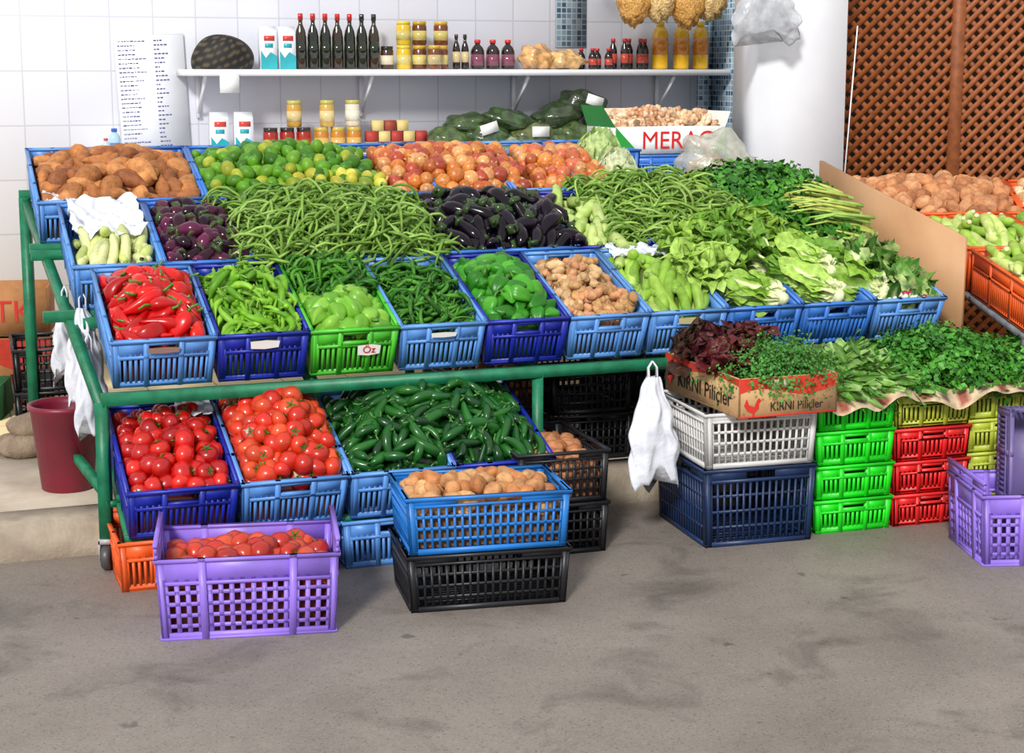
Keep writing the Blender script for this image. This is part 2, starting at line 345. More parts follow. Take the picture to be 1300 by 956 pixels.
# ------------------------------------------------------------ heaps
def heap(name,fr,x0,x1,y0,y1,base,mound,temps,cols,sp,mat,layers=2,yaw=None,yawj=.4,pitch=.25,full=False,scj=(.85,1.12),p=2.4,core=None,drop=.5,stem=(90,120,40),spy=None,bumpy=.006,off=0,floor=.012,inset=.01,jit=.35,rim=.165,clamp=True):
    g=G(); spy=spy or sp; W=x1-x0;D=y1-y0; ph=rng.uniform(0,6,4)
    def H(x,y):
        a=min(1,abs((x-x0)/W*2-1));b=min(1,abs((y-y0)/D*2-1))
        return base+mound*(1-a**p)*(1-b**p)+bumpy*math.sin(x*31+ph[0])*math.sin(y*27+ph[1])
    n=12;V=[];
    for i in range(n+1):
        for j in range(n+1):
            x=x0+inset+(W-2*inset)*i/n;y=y0+inset+(D-2*inset)*j/n;V.append((x,y,max(floor,H(x,y)-drop*sp*layers*.5-.006)))
    F=[(i*(n+1)+j,(i+1)*(n+1)+j,(i+1)*(n+1)+j+1,i*(n+1)+j+1) for i in range(n) for j in range(n)]
    per=[i*(n+1) for i in range(n)]+[n*(n+1)+j for j in range(n)]+[i*(n+1)+n for i in range(n,0,-1)]+[j for j in range(n,0,-1)]
    m0=len(V)
    for q in per: V.append((V[q][0],V[q][1],floor))
    L=len(per)
    for k in range(L): F.append((per[k],m0+k,m0+(k+1)%L,per[(k+1)%L]))
    F.append(tuple(range(m0,m0+L)))
    cc=[lin(c) for c in cols]; corec=lin(core) if core is not None else np.mean(cc,axis=0)*.30  # core defaults to darkened item colour, painted-in shade between the items
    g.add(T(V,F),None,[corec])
    for l in range(layers):
        nx=max(1,int(round(W/sp)));ny=max(1,int(round(D/spy)))
        for i in range(nx):
            for j in range(ny):
                x=x0+W*(i+.5+(.25 if (j+l)%2 else -.25)+rng.uniform(-jit,jit))/nx; y=y0+D*(j+.5+rng.uniform(-jit,jit)+(.5*l)%1*.6)/ny
                x=min(max(x,x0+inset*2),x1-inset*2);y=min(max(y,y0+inset*2),y1-inset*2)
                z=H(x,y)-l*drop*sp+off+rng.uniform(-.12,.12)*sp
                if full: R=Matrix.Rotation(rng.uniform(0,6.28),4,'Z')@Matrix.Rotation(rng.normal(0,1.),4,'X')@Matrix.Rotation(rng.uniform(0,6.28),4,'Y')
                else:
                    e=.01; nrm=Vector((-(H(x+e,y)-H(x-e,y))/(2*e),-(H(x,y+e)-H(x,y-e))/(2*e),1)).normalized()
                    q=Vector((0,0,1)).rotation_difference(nrm).to_matrix().to_4x4()
                    yw=rng.uniform(0,6.28) if yaw is None else yaw+rng.normal(0,yawj)+(pi if rng.random()<.3 else 0)
                    R=q@Matrix.Rotation(yw,4,'Z')@Matrix.Rotation(rng.normal(0,pitch),4,'Y')@(Matrix.Rotation(rng.normal(0,pitch),4,'X') if full is None else Matrix.Rotation(rng.uniform(0,6.28),4,'X') )
                s=rng.uniform(*scj); t=temps[rng.integers(len(temps))]; c=cc[rng.integers(len(cc))]*rng.uniform(.78,1.12)
                tt=xf(t,Matrix.Translation((x,y,z))@R@Matrix.Scale(s,4))
                if clamp:
                    v=tt.v; lo=v[:,2]<rim+.012
                    v[lo,0]=np.clip(v[lo,0],x0-.001,x1+.001); v[lo,1]=np.clip(v[lo,1],y0-.003,y1+.003)
                    v[:,1]=np.maximum(v[:,1],y0-.012)
                g.add(tt,None,[c,lin(stem),(c+lin(stem))*.5])
    return g.obj(name,mat,fr)
glossy=mat_attr('glossy_skin',.28,25,.12,coat=.15,spec=.4); dark_gloss=mat_attr('eggplant_skin',.16,25,.12,spec=.32)
tomM=mat_attr('tomato_skin',.3,25,.15,coat=.35,spec=.4)
waxy=mat_attr('waxy_skin',.34,25,.15,.1,30,spec=.35)
satin=mat_attr('satin_skin',.42,35,.2,spec=.3); matte=mat_attr('matte_skin',.75,45,.3,.4,120)
oniM=mat_attr('onion_skin',.35,90,.3); leafM=mat_attr('leaf_skin',.5,50,.3,.2,60,spec=.3); papr=mat_attr('paper_label',.6,8,.04)
HP=heap
# ---- upper stand crates
W=.281;h=.165;PT=.2885
r1=['lblue','dblue','green','lblue','dblue','lblue','lblue','blue','blue','lblue']; R1=[]
for i,c in enumerate(r1):
    if i==0: R1.append(crate(F1,-.03,0,0,.313,.5,h,c))
    else: R1.append(crate(F1,i*PT,0,0,W,.5,h,c))
def label(par,x,z,w,hh,col=(236,236,232)):
    g=G(); pts=[(0,0),(.5,-.12),(1,.05),(1.04,.9),(.55,1.05),(-.03,.95)]
    g.add(T([(px*w,0,pz*hh) for px,pz in pts],[tuple(range(6))]),None,[lin(col)]); o=g.obj('crate_label',papr,None,False,par); o.location=(x,-.008,z); return o
label(R1[2],.15,.075,.07,.034); label(R1[1],.10,.118,.085,.026); label(R1[3],.10,.122,.08,.016); label(R1[6],.10,.120,.08,.022,(210,200,150)); label(R1[0],.11,.122,.09,.018,(150,120,110))
r2=['lblue','blue','dblue','blue','blue','blue','dblue','blue','blue','blue']
for i,c in enumerate(r2): crate(F1,-.085+i*.294,.53,.0,.285,.5,h,c)
for i in range(8): crate(F1,-.15+i*.295,1.06,.0,.285,.5,h,'blue' if i%3 else 'lblue')
# row3
HP('sweet_potato_pile',F1,-.13,.42,1.08,1.54,.135,.065,SPOT,[(178,112,58),(162,100,52),(194,130,74),(150,88,46)],.055,matte,2,yawj=.8,stem=(120,80,50))
HP('lime_pile',F1,.45,1.12,1.08,1.54,.14,.085,LIM,[(84,138,28),(68,122,22),(104,154,38),(56,106,18),(84,138,28),(160,170,50)],.050,satin,2,full=True)
HP('lemon_pile',F1,.70,1.12,1.085,1.20,.165,.03,LIM,[(186,180,60),(140,156,46),(196,190,76)],.056,satin,1,full=True)
HP('onion_pile',F1,1.15,1.71,1.08,1.54,.135,.07,ONI,[(196,112,44),(206,130,62),(180,92,40),(214,152,92),(166,68,44)],.050,oniM,2,full=True,stem=(200,160,90))
HP('onion_pile',F1,1.75,2.07,1.08,1.54,.13,.05,ONI,[(196,112,44),(206,130,62),(180,92,40),(214,152,92),(196,100,66)],.050,oniM,2,full=True,stem=(200,160,90))
# row2
HP('marrow_pile',F1,-.065,.185,.56,.82,.13,.03,ZUC,[(202,210,134),(186,200,114),(212,216,154)],.036,satin,2,yaw=1.4,yawj=.12,spy=.16,stem=(150,170,90),scj=(.75,.9))
HP('small_eggplant_pile',F1,.225,.49,.56,1.02,.14,.045,EGGS,[(52,14,34),(72,20,48),(36,10,28),(90,28,62)],.048,dark_gloss,2,yawj=1,stem=(60,80,40))
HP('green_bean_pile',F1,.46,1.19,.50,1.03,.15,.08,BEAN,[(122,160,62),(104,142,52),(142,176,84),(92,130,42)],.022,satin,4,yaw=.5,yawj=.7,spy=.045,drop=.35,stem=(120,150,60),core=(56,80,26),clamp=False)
HP('eggplant_pile',F1,1.19,1.72,.55,1.03,.14,.08,EGG,[(16,6,18),(22,10,26),(12,5,14)],.052,dark_gloss,2,yaw=1.2,yawj=.8,spy=.07,stem=(50,70,36))
HP('marrow_pile',F1,1.72,1.88,.50,1.0,.14,.04,ZUC,[(190,208,124),(170,194,104)],.05,satin,2,yaw=1.5,yawj=.3,spy=.12,stem=(130,160,80))
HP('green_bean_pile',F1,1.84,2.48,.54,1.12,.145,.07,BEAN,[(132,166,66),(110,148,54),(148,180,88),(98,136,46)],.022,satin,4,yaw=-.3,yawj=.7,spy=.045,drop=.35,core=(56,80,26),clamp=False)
# row1
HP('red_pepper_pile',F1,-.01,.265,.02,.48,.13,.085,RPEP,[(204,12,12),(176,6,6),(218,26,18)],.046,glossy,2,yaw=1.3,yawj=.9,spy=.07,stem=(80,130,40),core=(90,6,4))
HP('green_pepper_pile',F1,.305,.555,.02,.48,.13,.07,LPEP,[(108,166,34),(88,146,28),(130,184,54)],.028,satin,3,yaw=1.5,yawj=.7,spy=.065,drop=.4,stem=(120,160,60))
HP('bell_pepper_pile',F1,.595,.845,.02,.27,.13,.06,BPEP,[(108,168,48),(92,150,40),(126,180,60)],.05,waxy,2,yawj=1,stem=(90,130,50))
HP('chili_pepper_pile',F1,.595,.845,.25,.49,.14,.055,TPEP,[(58,120,28),(44,98,24),(76,140,36)],.022,satin,3,yaw=1.2,yawj=.8,spy=.05,drop=.4,stem=(60,110,40))
HP('chili_pepper_pile',F1,.885,1.13,.02,.47,.12,.05,TPEP,[(58,118,30),(44,98,24),(76,138,40)],.022,satin,3,yaw=.8,yawj=.9,spy=.05,drop=.4,stem=(60,110,40))
HP('bell_pepper_pile',F1,1.17,1.42,.02,.48,.13,.08,BPEP,[(54,138,28),(40,114,22),(72,154,38)],.047,waxy,2,yawj=1,stem=(70,120,40),spy=.057)
HP('ginger_pile',F1,1.46,1.71,.02,.46,.12,.05,GIN,[(194,150,98),(178,134,84),(206,168,120),(198,142,100)],.045,matte,2,yawj=2,stem=(180,140,90))
HP('marrow_pile',F1,1.75,1.99,.02,.50,.12,.06,ZUC,[(150,188,72),(130,170,58),(176,202,104)],.042,satin,2,yaw=1.3,yawj=.25,spy=.13,stem=(130,160,80))
LG1=[(138,176,66),(104,148,46),(158,192,84)]
def heads(name,fr,items,cols,pale,mat=leafM):
    g=G()
    for (x,y,z,yw,pt,s,tmps,k) in items:
        c=lin(cols[k%len(cols)]); g.add(tmps[k%len(tmps)],Matrix.Translation((x,y,z))@Matrix.Rotation(yw,4,'Z')@Matrix.Rotation(pt,4,'X')@Matrix.Rotation(k*1.3,4,'Y')@Matrix.Scale(s,4),[c,lin(pale),(c*.6+lin(pale)*.4)])
    return g.obj(name,mat,fr)
it=[]
for k,(x,y,z,yw) in enumerate([(2.24,.05,.165,.8),(2.38,.16,.175,.8),(2.46,.05,.165,.6),(2.12,.16,.165,.8),(2.26,.24,.185,.9),(2.52,.22,.175,.6),(2.66,.07,.16,.5),(2.64,.24,.165,.5),(2.34,.34,.17,.8),(2.58,.36,.16,.6)]):
    it.append((x,y,z,yw,-.05,1.0,ROM,k))
for k,(x,y,z) in enumerate([(2.06,.40,.16),(2.20,.46,.17),(2.03,.26,.15),(2.36,.50,.15),(2.14,.32,.18)]): it.append((x,y,z,k*1.3,1.2,1.0,CRL,k))
heads('lettuce_pile',F1,it,LG1,(220,228,176))
HP('spinach_pile',F1,2.64,2.87,.02,.48,.13,.06,FL,[(72,120,40),(56,100,32),(90,140,50)],.03,leafM,4,yaw=1.3,yawj=.6,spy=.05,pitch=.5,drop=.4,stem=(160,180,110))
HP('radish_root_pile',F1,2.62,2.87,.015,.12,.135,.02,TOM,[(180,40,80),(230,225,210)],.03,satin,1,full=True,scj=(.3,.45))
HP('celery_leaf_pile',F1,2.36,2.86,.72,1.12,.125,.075,BIGH,[(62,126,34),(44,100,26),(82,148,46)],.022,leafM,3,pitch=.8,full=None,drop=.9,clamp=False)
HP('celery_leaf_pile',F1,2.45,2.80,.52,.76,.11,.04,BIGH,[(74,136,38),(56,116,30)],.024,leafM,2,pitch=.8,full=None,drop=.9,clamp=False)
g=G()
for k in range(60):
    x=2.85+rng.uniform(-.03,.03);y=.46+rng.uniform(0,.38);z=.155+rng.uniform(0,.10)
    L=rng.uniform(.20,.30); a=rng.normal(20,10)
    g.add(tube(np.array([(0,0,0),(-L*.33,0,.012),(-L*.66,0,.02),(-L,0,.0)]),[.011,.008,.006,.004],6,2,.15,sq=.7),TR(x,y,z,-a),[lin((150+rng.integers(0,40),190,92))])
g.obj('celery_stalk_pile',satin,F1)
# cabbages
def cabbage(fr,x,y,z,s,c):
    ts=[blob(.085,.085,.075,.04,3,18,12)]
    for k in range(9):
        lf=leaf(.16,.085,.9,.010,k+200,9,7,.5,1.6)
        ts.append(xf(lf,Matrix.Rotation(k*2.4,4,'Z')@Matrix.Translation((0,.03,-.075))@Matrix.Rotation(.75,4,'X')))
    G().add(merge(*ts),None,[lin(c),lin((225,232,195)),lin((210,224,165))]).obj('cabbage',leafM,fr@TR(x,y,z,30,s))
cabbage(F1,2.12,1.46,.125,.85,(188,210,144)); cabbage(F1,2.12,1.26,.135,.72,(212,220,182))
# ---- stand frame
gm=mat_noise('green_metal',(16,98,66),(28,126,88),.45,20,.1,60)
g=G()
P=lambda x,y,z:F1@Vector((x,y,z))
for y in (-.015,.49,.545,1.02,1.075,1.56):
    x1=2.90; g.add(bar(P(-.18 if y>.5 else -.06,y,-.022),P(x1,y,-.022),.035,.035))
g.add(bar(P(-.06,-.035,-.014),P(2.90,-.035,-.014),.006,.038))
for x in (-.06,.6,1.34,2.1,2.87): g.add(bar(P(x,-.02,-.045),P(x-(.10 if x<0 else 0),1.6,-.045),.03,.035))
for x in (-.06,1.34,2.87):
    p=P(x,-.02,-.03); g.add(bar(p,(p.x,p.y,.09),.036))
    q=P(x-(.10 if x<0 else 0),1.55,-.03); g.add(bar(q,(q.x,q.y,.12),.036))
    g.add(bar((p.x,p.y,.24),(q.x,q.y,.24),.026))
P2=lambda x,y,z:F2@Vector((x,y,z))
for y in (.03,.25,.47): g.add(bar(P2(-.0,y,-.012),P2(1.36,y,-.012),.022,.02))
for x in (.01,.66,1.34):
    g.add(bar(P2(x,0,-.03),P2(x,.5,-.03),.02))
for sx in (-.06,1.34):
    a=P(sx,-.02,0); b=P2(0.01 if sx<0 else 1.36,.25,-.03); g.add(bar((a.x,a.y,b.z),b,.02))
st=g.obj('vegetable_display_stand',gm,None,False)
g=G()
for x in (-.06,1.34,2.87):
    p=P(x,-.02,-.03)
    w=lathe([(.006,-.014),(.036,-.014),(.041,-.008),(.041,.008),(.036,.014),(.006,.014)],18)
    g.add(w,Matrix.Translation((p.x,p.y,.041))@Matrix.Rotation(pi/2,4,'Y'),[lin((70,70,72))]); g.add(box(p.x-.022,p.x-.018,p.y-.02,p.y+.02,.035,.095),None,[lin((170,170,172))]); g.add(box(p.x+.018,p.x+.022,p.y-.02,p.y+.02,.035,.095),None,[lin((170,170,172))]); g.add(box(p.x-.022,p.x+.022,p.y-.02,p.y+.02,.084,.10),None,[lin((170,170,172))])
g.obj('caster_wheels',mat_attr('caster',.4,20,.1),None,True,st)
# ---- lower rack crates
for i,(c_) in enumerate(['dblue','lblue','lblue','dblue']): crate(F2,i*.330,0,0,.32,.5,.165,c_)
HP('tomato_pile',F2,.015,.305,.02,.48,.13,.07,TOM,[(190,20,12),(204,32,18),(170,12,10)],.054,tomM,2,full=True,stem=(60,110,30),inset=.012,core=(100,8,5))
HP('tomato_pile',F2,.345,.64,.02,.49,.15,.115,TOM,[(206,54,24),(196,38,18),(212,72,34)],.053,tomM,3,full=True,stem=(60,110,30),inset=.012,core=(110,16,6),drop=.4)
HP('jalapeno_pile',F2,.67,1.30,.04,.49,.15,.11,JAL,[(24,80,26),(16,60,20),(34,98,32),(30,90,26)],.04,glossy,3,yaw=1.0,yawj=.8,spy=.06,drop=.45,stem=(70,120,50))
GF=frame((-1.14,4.63,0),20)
crate(GF,0,0,0,.32,.40,.15,'orange')
for i in (1,2,3): crate(GF,i*.335,0,0,.32,.40,.15,'lblue')
# ---- front ground crates
PF=frame((-.944,4.217,0),9)
crate(PF,0,0,0,.485,.335,.225,'purple','C')
HP('tomato_pile',PF,.02,.465,.02,.315,.165,.03,TOM,[(190,56,30),(200,74,38),(176,38,24)],.054,tomM,2,full=True,stem=(60,110,30),inset=.012,rim=.22)
BF=frame((-.292,4.445,0),13)
crate(BF,0,0,0,.47,.31,.165,'black','B'); crate(BF,0,0,.167,.47,.31,.165,'sky','B')
HP('potato_pile',BF,.015,.455,.015,.295,.300,.035,POT,[(198,140,88),(184,120,70),(208,156,104)],.052,matte,2,yawj=2,inset=.012,floor=.18,rim=.33)
KF=frame((.02,4.97,0),18)
crate(KF,0,0,0,.30,.45,.165,'black','B'); crate(KF,0,0,.167,.30,.45,.165,'black','B')
HP('potato_pile',KF,.015,.285,.015,.43,.28,.03,POT,[(176,114,72),(192,128,82)],.052,matte,2,yawj=2,inset=.012,floor=.18,rim=.33)
KF2=frame((.10,5.72,.125),20)
for j in range(3):
    for i in range(2): crate(KF2,j*.34-.3,0,i*.167,.32,.45,.165,'black','B')
HP('onion_pile',KF2,-.28,0,.02,.43,.28,.04,ONI,[(190,112,52),(205,130,70)],.056,oniM,2,full=True,floor=.18,rim=.33)
HP('cucumber_pile',KF2,.40,.68,.02,.43,.28,.04,JAL,[(70,110,40),(50,90,30)],.04,satin,2,floor=.18,rim=.33)
# ---- right ground stack
NF=frame((.609,5.085,0),16)
crate(NF,0,0,0,.385,.42,.255,'navy','B'); crate(NF,0,0,.257,.385,.42,.18,'grey','B')
def cardboard(name,fr,w,l,h_,c1,band=None,c2=None):
    g=G(); t=.005; cb=lin(c1)
    for b in (box(0,w,0,t,0,h_),box(0,w,l-t,l,0,h_),box(0,t,0,l,0,h_),box(w-t,w,0,l,0,h_),box(0,w,0,l,0,.004)): g.add(b,None,[cb])
    if band is not None:
        bc=lin(band); n=40
        for face in (0,1):
            V=[];F=[]
            LL=w if face==0 else l
            for i in range(n+1):
                u=i/n; zb=h_*(.62+.10*math.sin(u*7+face)) if face==0 else h_*(.80+.08*math.sin(u*6))
                for zz in (zb,h_*.99): V.append((LL*u,-.0014,zz) if face==0 else (-.0014,LL*u,zz))
            F=[(2*i,2*i+2,2*i+3,2*i+1) for i in range(n)]
            g.add(T(V,F),None,[bc])
        g.add(box(-.001,w+.001,-.0012,0,0,h_*.05),None,[bc])
    if c2 is not None:
        for q in (.34,.44): g.add(box(w*q,w*q+w*.06,-.0022,-.001,h_*.74,h_*.92),None,[lin(c2)])
    return g.obj(name,mat_attr('cardboard',.8,30,.1,.1),fr,False)
def text(s,size,parent,loc,rot,rgb,name='lettering',sx=1):
    cu=bpy.data.curves.new(name,'FONT'); cu.body=s; cu.size=size; cu.extrude=.0004; cu.align_x='CENTER'; cu.align_y='CENTER'
    cu.materials.append(mat_noise('ink_%d_%d_%d'%rgb,rgb,rgb,.6,5)); o=bpy.data.objects.new(name,cu); scene.collection.objects.link(o); o.parent=parent
    o.location=loc; o.rotation_euler=rot; o.scale=(sx,1,1); return o
text('Öz',.034,R1[2],(.185,-.010,.092),(pi/2,0,0),(200,30,30))
CB=frame((.70,5.00,.440),20)
bx=cardboard('cardboard_box',CB,.345,.53,.125,(200,158,110),(206,54,36),(240,222,200))
text('KIRNI Piliçler',.040,bx,(.20,-.003,.030),(pi/2,0,0),(24,18,16),sx=.85)
text('KIRNI Piliçler',.070,bx,(-.003,.24,.050),(pi/2,0,-pi/2),(24,18,16),sx=1.0)
def rooster(parent,loc,s,rot):
    g=G(); pts=[(-.5,.1),(-.35,.45),(-.2,.1),(.1,0),(.25,.35),(.35,.45),(.5,.32),(.38,.2),(.35,-.1),(.12,-.3),(.1,-.5),(0,-.5),(0,-.32),(-.3,-.2)]
    V=[(x*s,0,z*s) for x,z in pts]; g.add(T(V,[tuple(range(len(V)))]),None,[lin((205,40,30))])
    o=g.obj('rooster_print',papr,None,False,parent); o.location=loc; o.rotation_euler=rot
rooster(bx,(.045,-.004,.035),.06,(0,0,0)); rooster(bx,(-.004,.485,.06),.07,(0,0,-pi/2))
heads('red_lettuce_bunch',CB,[(.08+.11*(i%2),.31+.09*(i//2),.12,i*1.1,1.1,.9,CUR,i) for i in range(4)]+[(.06,.18,.12,2,1.2,.8,CUR,1)],[(70,24,28),(90,30,34),(60,40,28)],(114,60,52))
HP('dill_bunch',CB,.05,.33,.02,.26,.09,.05,DILL,[(78,144,56),(60,120,46)],.020,leafM,2,pitch=.9,full=None,drop=.9,clamp=False)
SG=frame((.99,5.245,0),18)
for i in range(4): crate(SG,0,0,i*.115,.285,.33,.112,'neon')
for i in range(3): crate(SG,.29,0,i*.112,.285,.33,.109,'red')
crate(SG,.29,0,.338,.285,.33,.112,'lime')
for i in range(4): crate(SG,.58,.02,i*.115,.285,.33,.112,'lime')
for i in range(4): crate(SG,.87,.02,i*.115,.285,.33,.112,'navy')
g=G(); n=60;m=20; V=[];F=[]
for i in range(n+1):
    for j in range(m+1):
        x=.02+1.12*i/n; y=-.05+.40*j/m; z=.468+.006*math.sin(x*23+y*9)+.004*math.sin(x*51-y*30)
        if j<5: q=(5-j); z-=q*.008*(1+.5*math.sin(x*17)+.3*math.sin(x*41)); y=-.010-.012*q+.008*math.sin(x*40)
        V.append((x,y,z+.004))
F=[(i*(m+1)+j,(i+1)*(m+1)+j,(i+1)*(m+1)+j+1,i*(m+1)+j+1) for i in range(n) for j in range(m)]
tt=T(V,F); tt.tag=np.array([ (1 if (j in(1,2,3) and (i//2)%4==1) else (2 if (j in (2,3) and (i//2)%4==3) else 0)) for i in range(n+1) for j in range(m+1)])
g.add(tt,None,[lin((206,182,148)),lin((150,84,66)),lin((96,76,66))]); 
g.obj('sack_cover',mat_attr('sack_cloth',.85,22,.35,.2),SG)
HP('green_onion_bunch',SG,-.02,.36,-.02,.33,.49,.06,NL,[(96,148,54),(76,126,44),(118,164,70)],.018,leafM,4,yaw=-.6,yawj=.35,spy=.05,pitch=.3,drop=.5,stem=(140,176,100),floor=.478,clamp=False)
HP('parsley_bunch',SG,.32,.76,.01,.34,.48,.09,HERB,[(58,128,34),(44,104,28),(78,148,46)],.018,leafM,3,pitch=.9,full=None,drop=.9,floor=.478,clamp=False)
HP('parsley_bunch',SG,.74,1.10,.02,.34,.47,.04,HERB,[(66,134,42),(52,112,34),(84,154,54)],.018,leafM,2,pitch=.9,full=None,drop=.9,floor=.478,clamp=False)
RF=frame((1.435,4.89,0),4)
crate(RF,0,0,0,.5,.33,.225,'purple','C')
inst('plastic_crate',crate_mesh('c',.34,.42,.15,'A','mauve',COL['mauve']),RF@Matrix.Translation((.13,.26,.03))@Matrix.Rotation(math.radians(86),4,'X'))
# plywood panel
a=Vector((1.62,5.91,0)); e2=Vector((-.342,.940,0))
b=a+e2*1.02; th=Vector((.94,.342,0))*.014
V=[(a.x,a.y,.50),(b.x,b.y,.50),(b.x,b.y,1.135),(a.x,a.y,.91)]; V+= [tuple(Vector(v)+th) for v in V]
simple('plywood_panel',T(V,[(0,1,2,3),(7,6,5,4),(0,4,5,1),(1,5,6,2),(2,6,7,3),(3,7,4,0)]),mat_noise('plywood',(186,138,96),(208,162,118),.6,3,.05))
# ---- right side orange crates
OF=frame((1.43,6.90,.73),-3,17)
for i in range(4): crate(OF,i*.36,0,0,.35,.5,.16,'orange')
HP('potato_pile',OF,.01,.69,.02,.48,.15,.07,POT,[(190,128,82),(172,110,68),(202,144,98)],.055,matte,2,yawj=2,scj=(1.1,1.4))
HP('onion_pile',OF,.73,1.40,.02,.48,.14,.05,ONI,[(214,170,120),(226,190,150),(200,140,90)],.06,oniM,2,full=True)
OF2=frame((1.77,5.60,.60),8,9); oc=None
for i in range(2):
    for j in range(2):
        q=crate(OF2,i*.37,j*.56,.0,.36,.53,.17,'orange')
HP('marrow_pile',OF2,.02,.34,.03,.50,.15,.05,ZUC,[(166,198,82),(148,186,70),(194,212,120)],.042,satin,2,yaw=1.5,yawj=.2,spy=.14,stem=(216,220,170))
HP('marrow_pile',OF2,.02,.34,.58,1.06,.13,.05,ZUC,[(166,198,82),(148,186,70),(194,212,120)],.042,satin,2,yaw=1.5,yawj=.2,spy=.14,stem=(216,220,170))
HP('apple_pile',OF2,.39,.71,.58,1.06,.14,.06,TOM,[(120,170,50),(150,190,70)],.062,satin,2,full=True)
HP('potato_pile',OF2,.39,.71,.03,.50,.12,.04,POT,[(190,128,84),(174,110,70)],.06,matte,2,yawj=2)
g=G(); dk=mat_noise('grey_metal',(90,92,96),(120,122,126),.5,20)
for (x,y) in ((0,0),(.75,0),(0,1.1),(.75,1.1)):
    q=OF2@Vector((x,y,-.01)); g.add(bar(q,(q.x,q.y,.0 if y==0 else .12),.035))
for y in (.02,.5,.6,1.08): g.add(bar(OF2@Vector((0,y,-.015)),OF2@Vector((.75,y,-.015)),.02))
for x in (0.01,.75): g.add(bar(OF2@Vector((x,0,-.015)),OF2@Vector((x,1.1,-.015)),.02))
for (x,y) in ((0.02,0),(1.42,0),(.02,.5),(1.42,.5)):
    q=OF@Vector((x,y,-.01)); g.add(bar(q,(q.x,q.y,.12),.035))
for y in (.02,.48): g.add(bar(OF@Vector((0,y,-.02)),OF@Vector((1.44,y,-.02)),.03))
g.obj('orange_crate_stand',dk,None,False)
for i in range(2): crate(frame((1.86,5.78,.125),10),0,0,i*.167,.34,.5,.165,'black','B')
# ---- shelf and goods
wp=mat_noise('white_shelf',(230,230,234),(242,242,246),.4,3)
g=G(); g.add(box(.70,3.50,-.26,-.002,1.478,1.508))
for x in (.8,1.6,2.4,3.2): g.add(bar((x,-.01,1.30),(x,-.22,1.472),.014)); g.add(box(x-.01,x+.01,-.02,-.001,1.28,1.476))
g.obj('wall_shelf',wp,FW,False)
g=G(); g.add(box(.3,3.40,-.42,-.002,1.08,1.11)); 
for x in (.35,1.3,2.3,3.36): g.add(box(x-.02,x+.02,-.40,-.36,.122,1.08)); g.add(box(x-.02,x+.02,-.06,-.02,.122,1.08))
g.obj('wall_counter',wp,FW,False)
glass=mat_attr('bottle_glass',.08,10,.05,coat=.5); lab=mat_attr('jar_body',.2,20,.1,coat=.3)
def prod(name,ts,cols,x,y,z,mat=lab,yaw=0,s=1):
    return G().add(ts,None,[lin(c) for c in cols]).obj(name,mat,FW@TR(x,y,z,yaw,s))
def bottle(H,r,neck=.3,rn=.35,body=0,cap=1,labelc=2,lab0=.2,lab1=.5):
    b=lathe([(r*.9,0),(r,.01),(r,H*(1-neck)*.92),(r*.8,H*(1-neck*.8)),(r*rn,H*(1-neck*.5)),(r*rn,H*.90)],14)
    c=lathe([(r*rn*1.25,H*.88),(r*rn*1.25,H*.995),(r*rn,H)],10); c.tag[:]=1
    l=lathe([(r*1.02,H*lab0),(r*1.02,H*lab1)],14); l.tag[:]=2
    return merge(b,c,l)
def jar(H,r):
    b=lathe([(r*.9,0),(r,.006),(r,H*.8),(r*.88,H*.86)],14); c=lathe([(r*.92,H*.84),(r*.94,H),(r*.8,H*1.0)],14); c.tag[:]=1
    l=lathe([(r*1.02,H*.2),(r*1.02,H*.6)],14); l.tag[:]=2
    return merge(b,c,l)
def carton(w,d,H):
    top=T([(-w/2,-d/2,H*.85),(w/2,-d/2,H*.85),(w/2,d/2,H*.85),(-w/2,d/2,H*.85),(-w/2,0,H),(w/2,0,H)],[(0,1,5,4),(2,3,4,5),(1,2,5),(3,0,4)])
    wave=T([(-w/2,-d/2-.0012,0),(w/2,-d/2-.0012,0),(w/2,-d/2-.0012,H*.30),(w*.1,-d/2-.0012,H*.40),(-w*.2,-d/2-.0012,H*.26),(-w/2,-d/2-.0012,H*.44)],[(0,1,2,3,4,5)],[1]*6)
    return merge(box(-w/2,w/2,-d/2,d/2,0,H*.85),top,wave,box(-w/2*.6,w/2*.7,-d/2-.001,-d/2,H*.66,H*.78,2),box(-w/2*.5,w/2*.5,-d/2-.0012,-d/2,H*.5,H*.60,1))
SZ=1.509
g=G(); bl=blob(.145,.10,.12,.04,7,48,26)
v=bl.v.copy(); v[:,2]=np.maximum(v[:,2],-.04); bl.v=v; bl.tag=(((np.floor((v[:,2]+v[:,0]*.25)*170)).astype(int))%4==0).astype(int)
g.add(bl,None,[lin((16,14,14)),lin((86,74,50))]); g.obj('woven_basket',mat_attr('cloth',.7,30,.1),FW@TR(.90,-.13,SZ+.04))
for x in (1.115,1.205): prod('milk_carton',carton(.078,.06,.20),[(236,240,244),(40,160,170),(210,60,50)],x,-.13,SZ)
OB=bottle(.262,.028,.38,.36)
for i in range(7):
    prod('olive_oil_bottle',OB,[(22,26,10) if i%3 else (44,30,10),(190,24,20) if i<5 else (30,30,26),(24,30,12)],1.275+i*.060,-.13,SZ,glass)
prod('preserve_jar',jar(.11,.032),[(60,36,18),(30,26,22),(214,200,170)],1.70,-.13,SZ)
for (x,c1,c2) in ((1.785,(212,176,30),(214,190,60)),(1.865,(96,50,20),(190,150,40)),(1.975,(110,52,24),(200,160,60))):
    prod('preserve_jar',jar(.115,.036),[c1,c2,(206,190,110)],x,-.13,SZ); prod('preserve_jar',jar(.115,.036),[c1,c2,(196,180,100)],x,-.13,SZ+.116)
prod('preserve_jar',jar(.115,.033),[(110,60,30),(200,160,60),(190,170,120)],1.92,-.20,SZ)
